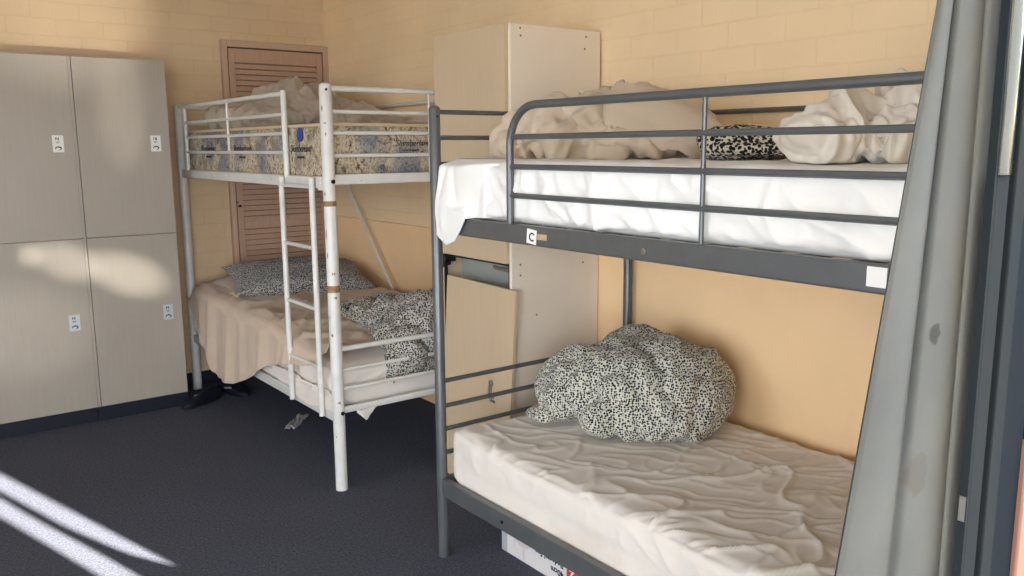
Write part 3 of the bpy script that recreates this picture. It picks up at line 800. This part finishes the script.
# lower bunk of the white bed
def lt_top(p): return .010*ridge(p.x, p.y, 5, .5, 2.5, 1, 7, 6)+.006*nz(p.x*4, p.y*4)
wl = rounded_box(1.572, 2.480, 3.35, 5.29, .36, .60, .055, .012, md(.011, lt_top, 0))
for i, (x, y, z) in enumerate(wl.v):
    z -= .058*sm(3.95, 3.42, y)*sm(.38, .60, z)
    if z < .45 and x < 1.66: x += (1.572-x)*sm(.45, .40, z)*(1 if y > 3.40 else .5)
    if z < .45 and y < 3.44: y += (3.35-y)*sm(.45, .40, z)*(1 if 1.63 < x < 2.42 else .5)
    wl.v[i] = (x, y, z)
lm = thing('mattress', 'lower mattress of the white bunk in a cream fitted sheet', 'mattress', (2.03, 4.3, .345))
wl.build('fitted_sheet', 'sheet2', lm, sharp=180)
def tuft(u, v):
    y = 4.30-.97*u
    z = .43-(.072+.055*sm(.45, .75, u)+.012*nz(u*9, 3, 1))*v*(1-.35*abs(2*u-1))-.02*nz(u*5, v*3, 2)
    x = 1.556-.014*sm(0, .3, v)-.012*ridge(y, z, 12, 1.3, 3, .8, 6, 3)+.006*nz(u*8, v*5)
    return (max(x, 1.5415), y, z)
MB().grid(tuft, 70, 18).build('loose_edge', 'sheet2', lm, sharp=180, solid=.004)
def tip(u, v):
    return (1.635+.10*u, 3.283-.004*math.sin(u*6), .352-.055*v*max(.02, 1-abs(u-.45)/.55)+.004*nz(u*7, v*7))
MB().grid(tip, 14, 10).build('hanging_tip', 'sheet2', lm, sharp=180, solid=.003)
# beige sheet thrown over the lower bunk and hanging down outside
def bs(u, v):
    # u along the bed from the far end, v across: 0 near the wall .. 1 bottom of the overhang
    y = 5.255-1.80*u
    xin = 2.44-.25*sm(.55, 1, u)
    edge = 1.552; vt = .62
    bot = pw([(0, .58), (.03, .50), (.08, .40), (.14, .335), (.185, .30), (.21, .222), (.25, .197), (.32, .198), (.40, .215), (.47, .255), (.58, .33), (.68, .42), (.80, .475), (1, .54)], u)
    top = .640+.020*sm(.45, .0, u)-.052*sm(.66, .97, u)
    wr = .016*ridge(xin, y*1.0, 5, .2, 2, 1, 2, 5)
    if v < vt-.06:
        t_ = v/(vt-.06); x = xin+(edge+.04-xin)*t_
        z = top+.022*ridge(x, y, 5.5, .25, 2.6, 1.2, 2, 9)+.013*ridge(x, y, 9, 1.0, 2.4, 1, 6, 7)+.010*ridge(x, y, 11, -.3, 3, 1, 16, 7)+.006*nz(x*5, y*5, 1)
        return (x, y, z)
    if v < vt:
        t_ = (v-vt+.06)/.06; a = t_*math.pi/2
        return (edge+.04-.052*math.sin(a), y, top-.045*(1-math.cos(a))+.006*nz(y*9, t_, 1)+.006*ridge(edge, y, 9, 1.0, 2.4, 1, 6, 5))
    t_ = (v-vt)/(1-vt); z0 = top-.045
    z = z0+(bot-z0)*t_
    amp = .008+.020*t_
    x = edge-.014-amp*(.5+nz(y*7.5, z*.9, 3)+.5*nz(y*16, z*1.2, 7))-.012*t_
    return (min(x, 1.541) if t_ > .1 else x, y, z)
bo = MB().grid(bs, 130, 90).build('bed_sheet', 'beige', base=(2.0, 4.4, .62), sharp=180, solid=.003)
tag(bo, 'beige sheet spread over the lower white bunk and drooping towards the carpet', 'sheet')
# pillows on the lower white bunk
pw1 = pillow('pillow', 'creamgrey', (1.92, 5.07, .69), .27, .17, .04, (R(6), R(-4), R(4)), seed=8, amp=.008)
tag(pw1, 'taupe pillow half hidden under the dotted pillow on the lower white bunk', 'pillow')
pw2 = thing('pillow', 'dark dotted pillow lying at the far end of the lower white bunk', 'pillow', (2.03, 4.90, .745))
pillow('pillow_case', 'dots2', (2.06, 4.84, .722), .42, .24, .088, (R(12), R(2), R(-8)), pw2, seed=5, amp=.018)
hem = MB().tube([(1.63+.012*math.sin(k), 4.83-.15*k/6+.01*k*k/36, .672+.004*k/6) for k in range(7)], .008, 8)
hem.build('cream_hem', 'piping', pw2)
# dotted duvet at the near end
df = lump('duvet', [(.0, .50, .04, .14, .12, .055), (.10, .38, .055, .2, .16, .075), (.12, .15, .07, .2, .2, .10), (.10, -.04, .085, .17, .15, .125), (.24, .05, .08, .12, .2, .13),
                    (-.05, -.155, -.03, .11, .048, .12, (0, .2, 0)), (-.12, -.16, -.085, .045, .033, .07), (.10, -.155, -.02, .12, .05, .125), (-.04, -.06, .03, .12, .13, .07)],
          'dots3', (2.0, 3.52, .575), 0, .012, crumple(4.2, .022, .024, 3.3), zmin=-.4)
tag(df, 'dark spotted duvet bunched at the near end of the lower white bunk', 'duvet')

# ------------------------------------------------------------------ curtain
def cur(u, v):
    z = .04+(2.46-.04)*v
    L = .868+.256*(z-.984) if z < 1.8 else 1.077+.04*sm(1.8, 2.46, z)
    c1 = 1.0+.10*(z-1.0); c1 = max(c1, L+.018); c2 = max(1.150, c1+.02); rr = 1.199
    ripple = .006*nz(z*3, u*6, 4)
    Y = .447
    def P(x, y): return (x*y/.52, y, z)
    if u < .12:      # edge returning away from the viewer
        t_ = u/.12; return (L*(Y-.010)/.52+.15*(1-t_), Y-.010+.04*(1-t_), z)
    if u < .45:
        t_ = (u-.12)/.33; return P(L+(c1-L)*t_, Y-.010+.008*t_-.005*math.sin(math.pi*t_)+.2*ripple)
    if u < .80:
        t_ = (u-.45)/.35
        return P(c1+(c2-c1)*t_, Y-.002-.006*sm(0, .22, t_)+.001*t_-.003*math.sin(math.pi*t_)+.2*ripple)
    if u < .97:
        t_ = (u-.80)/.17; return P(c2+(rr-c2)*t_, Y-.007-.003*sm(0, .15, t_)-.001*math.sin(t_*3))
    t_ = (u-.97)/.03; return P(rr+.002*t_, Y-.010+.014*t_)
ct = MB().grid(cur, 120, 60, mif=lambda u, v: 1 if .80 <= u < .965 else 0)
cth = thing('curtain', 'long grey stained curtain hanging in front of the grey bunk bed', 'curtain', (.95, .47, .04))
ct.build('curtain_cloth', ['curtain', 'hem'], cth, sharp=60, solid=.003)
MB().tube([(.9, .50, 2.50), (1.9, .50, 2.50)], .012, 12).build('curtain_rail', 'frame', cth)

# ------------------------------------------------------------------ small things on the carpet
def shoe(loc, rz, label, acc):
    o = thing('shoe', label, 'shoe', loc, 'dark shoes by the locker')
    mt = Matrix.Translation(loc) @ Matrix.Rotation(rz, 4, 'Z')
    prof = [(0, .030, .075), (.03, .036, .083), (.07, .036, .078), (.11, .036, .068), (.15, .040, .056), (.19, .044, .048), (.23, .042, .042), (.26, .030, .034), (.275, .012, .024)]
    def up(u, v):
        k = u*(len(prof)-1); i = min(int(k), len(prof)-2); t_ = k-i
        a, c = prof[i], prof[i+1]; x = a[0]+(c[0]-a[0])*t_; wd = a[1]+(c[1]-a[1])*t_; h = a[2]+(c[2]-a[2])*t_
        an = math.pi*v; y = wd*math.cos(an); z = .018+(h-.018)*math.sin(an)**.7
        if x < .10 and .3 < v < .7: z -= .025*math.sin((v-.3)/.4*math.pi)*sm(.105, .07, x)
        return mt @ V(x, y, z)
    m1 = MB().grid(up, 28, 18)
    m1.build('upper', 'shoe', o, solid=.003)
    s_ = MB(); n = 26; ring = []
    for k in range(n):
        a = 2*math.pi*k/n; x = .138+.142*math.cos(a); y = .043*math.sin(a)*(1+.12*math.cos(a-.3)); ring.append((x, y))
    s_.add([mt @ V(x, y, 0) for x, y in ring]+[mt @ V(x, y, .02) for x, y in ring], [tuple(range(n)), tuple(range(n, 2*n))]+[(k, (k+1) % n, n+(k+1) % n, n+k) for k in range(n)])
    s_.build('sole', 'sole', o, bevel=.003)
    st = MB().grid(lambda u, v: mt @ V(.09+.07*u, -.0405+.003*u, .030+.012*v+.012*u), 6, 2)
    st.build('side_stripe', 'stripe', o, solid=.002)
    for k in range(3):
        MB().tube([mt @ V(.105+k*.022, -.022, .062-k*.006), mt @ V(.108+k*.022, 0, .071-k*.007), mt @ V(.105+k*.022, .022, .062-k*.006)], .003, 6).build('lace', 'sole', o)
    return o
shoe((1.60, 5.05, 0), R(205), 'dark shoe in front of the far white post beside the locker', 0)
shoe((1.665, 5.21, 0), R(-75), 'dark shoe tucked under the drooping beige sheet', 1)
def wrap(u, v):
    x = 1.665+.15*v+.05*u; y = 4.21+.17*v-.035*u
    return (x, y, .006+.03*abs(nz(u*2.5, v*3.5, 4))+.012*abs(nz(u*7, v*7)))
wr = MB().grid(wrap, 14, 22).build('wrapper', 'foil', base=(1.74, 4.3, 0), sharp=25, solid=.0015)
tag(wr, 'crumpled silvery wrapper lying on the carpet by the ladder', 'wrapper')

# ------------------------------------------------------------------ light, sky, camera
sc = bpy.context.scene
sun = D.lights.new('sun', 'SUN'); sun.energy = 62.0; sun.angle = R(.6); sun.color = (1, .93, .82)
so = D.objects.new('sun', sun); COL.objects.link(so)
hd = Vector((-.2633, .9647, -.55)).normalized()
so.rotation_euler = hd.to_track_quat('-Z', 'Y').to_euler()
wd = D.worlds.new('sky'); sc.world = wd; wd.use_nodes = True
nt = wd.node_tree; bg = nt.nodes['Background']
bg.inputs['Color'].default_value = (.86, .95, 1.10, 1); bg.inputs['Strength'].default_value = 11.0
# added spots outside, standing in for sun reflected into the room
for k, (src, dst, deg, sx, pwr) in enumerate((((-.5, -2.4, 1.2), (.66, 5.013, .955), 1.2, 1.0, 1500), ((-.5, -2.4, 1.2), (.84, 5.013, .905), 1.9, 1.7, 1700), ((-.5, -2.4, 1.2), (1.13, 5.013, .81), 2.2, 1.9, 2300),
                                              ((-.5, -2.4, 1.2), (.62, 5.013, .55), 5.0, 1.2, 500), ((-.6, -2.4, .4), (1.0, 5.4, 2.30), 7.0, 1.1, 1200), ((-.6, -2.4, .6), (1.16, 5.013, 1.72), 6.0, .4, 650))):
    sl_ = D.lights.new('glint_spot', 'SPOT'); sl_.energy = pwr; sl_.spot_size = R(deg); sl_.spot_blend = 1.0; sl_.shadow_soft_size = .02; sl_.color = (1, .95, .85)
    ob = D.objects.new('glint_spot', sl_); COL.objects.link(ob); ob.location = src
    ob.rotation_euler = ((Vector(dst)-Vector(src)).to_track_quat('-Z', 'Y').to_matrix() @ Matrix.Rotation(R(-24 if k < 3 else 0), 3, 'Z')).to_euler(); ob.scale = (sx, 1, 1)
for nm, loc, sz, ro in (('door_portal', (-.95, -1.2, 1.06), (2.48, 2.16), (90, 0, 0)), ('window_portal', (XL-.1, 1.7, 1.63), (1.45, 2.0), (0, -90, 0))):
    pl_ = D.lights.new(nm, 'AREA'); pl_.shape = 'RECTANGLE'; pl_.size, pl_.size_y = sz; pl_.cycles.is_portal = True
    po = D.objects.new(nm, pl_); COL.objects.link(po); po.location = loc; po.rotation_euler = [R(k) for k in ro]

cam = D.cameras.new('camera'); co = D.objects.new('camera', cam); COL.objects.link(co)
cam.sensor_width = 36; cam.lens = 844.7647/1024*36; cam.clip_start = .02
a, bq, c = R(37.3448), R(-9.5169), R(-.4035)
fw = V(math.sin(a)*math.cos(bq), math.cos(a)*math.cos(bq), math.sin(bq)); r = V(math.cos(a), -math.sin(a), 0); u = r.cross(fw)
r2 = r*math.cos(c)+u*math.sin(c); u2 = -r*math.sin(c)+u*math.cos(c)
co.matrix_world = Matrix(((r2.x, u2.x, -fw.x, 0), (r2.y, u2.y, -fw.y, 0), (r2.z, u2.z, -fw.z, 1.5), (0, 0, 0, 1)))
sc.camera = co
vs_ = sc.view_settings; vs_.view_transform = 'Standard'; vs_.look = 'None'; vs_.gamma = 1; vs_.use_curve_mapping = False; vs_.exposure = -0.08
sc.cycles.max_bounces = 10; sc.cycles.diffuse_bounces = 6; sc.cycles.sample_clamp_indirect = 8
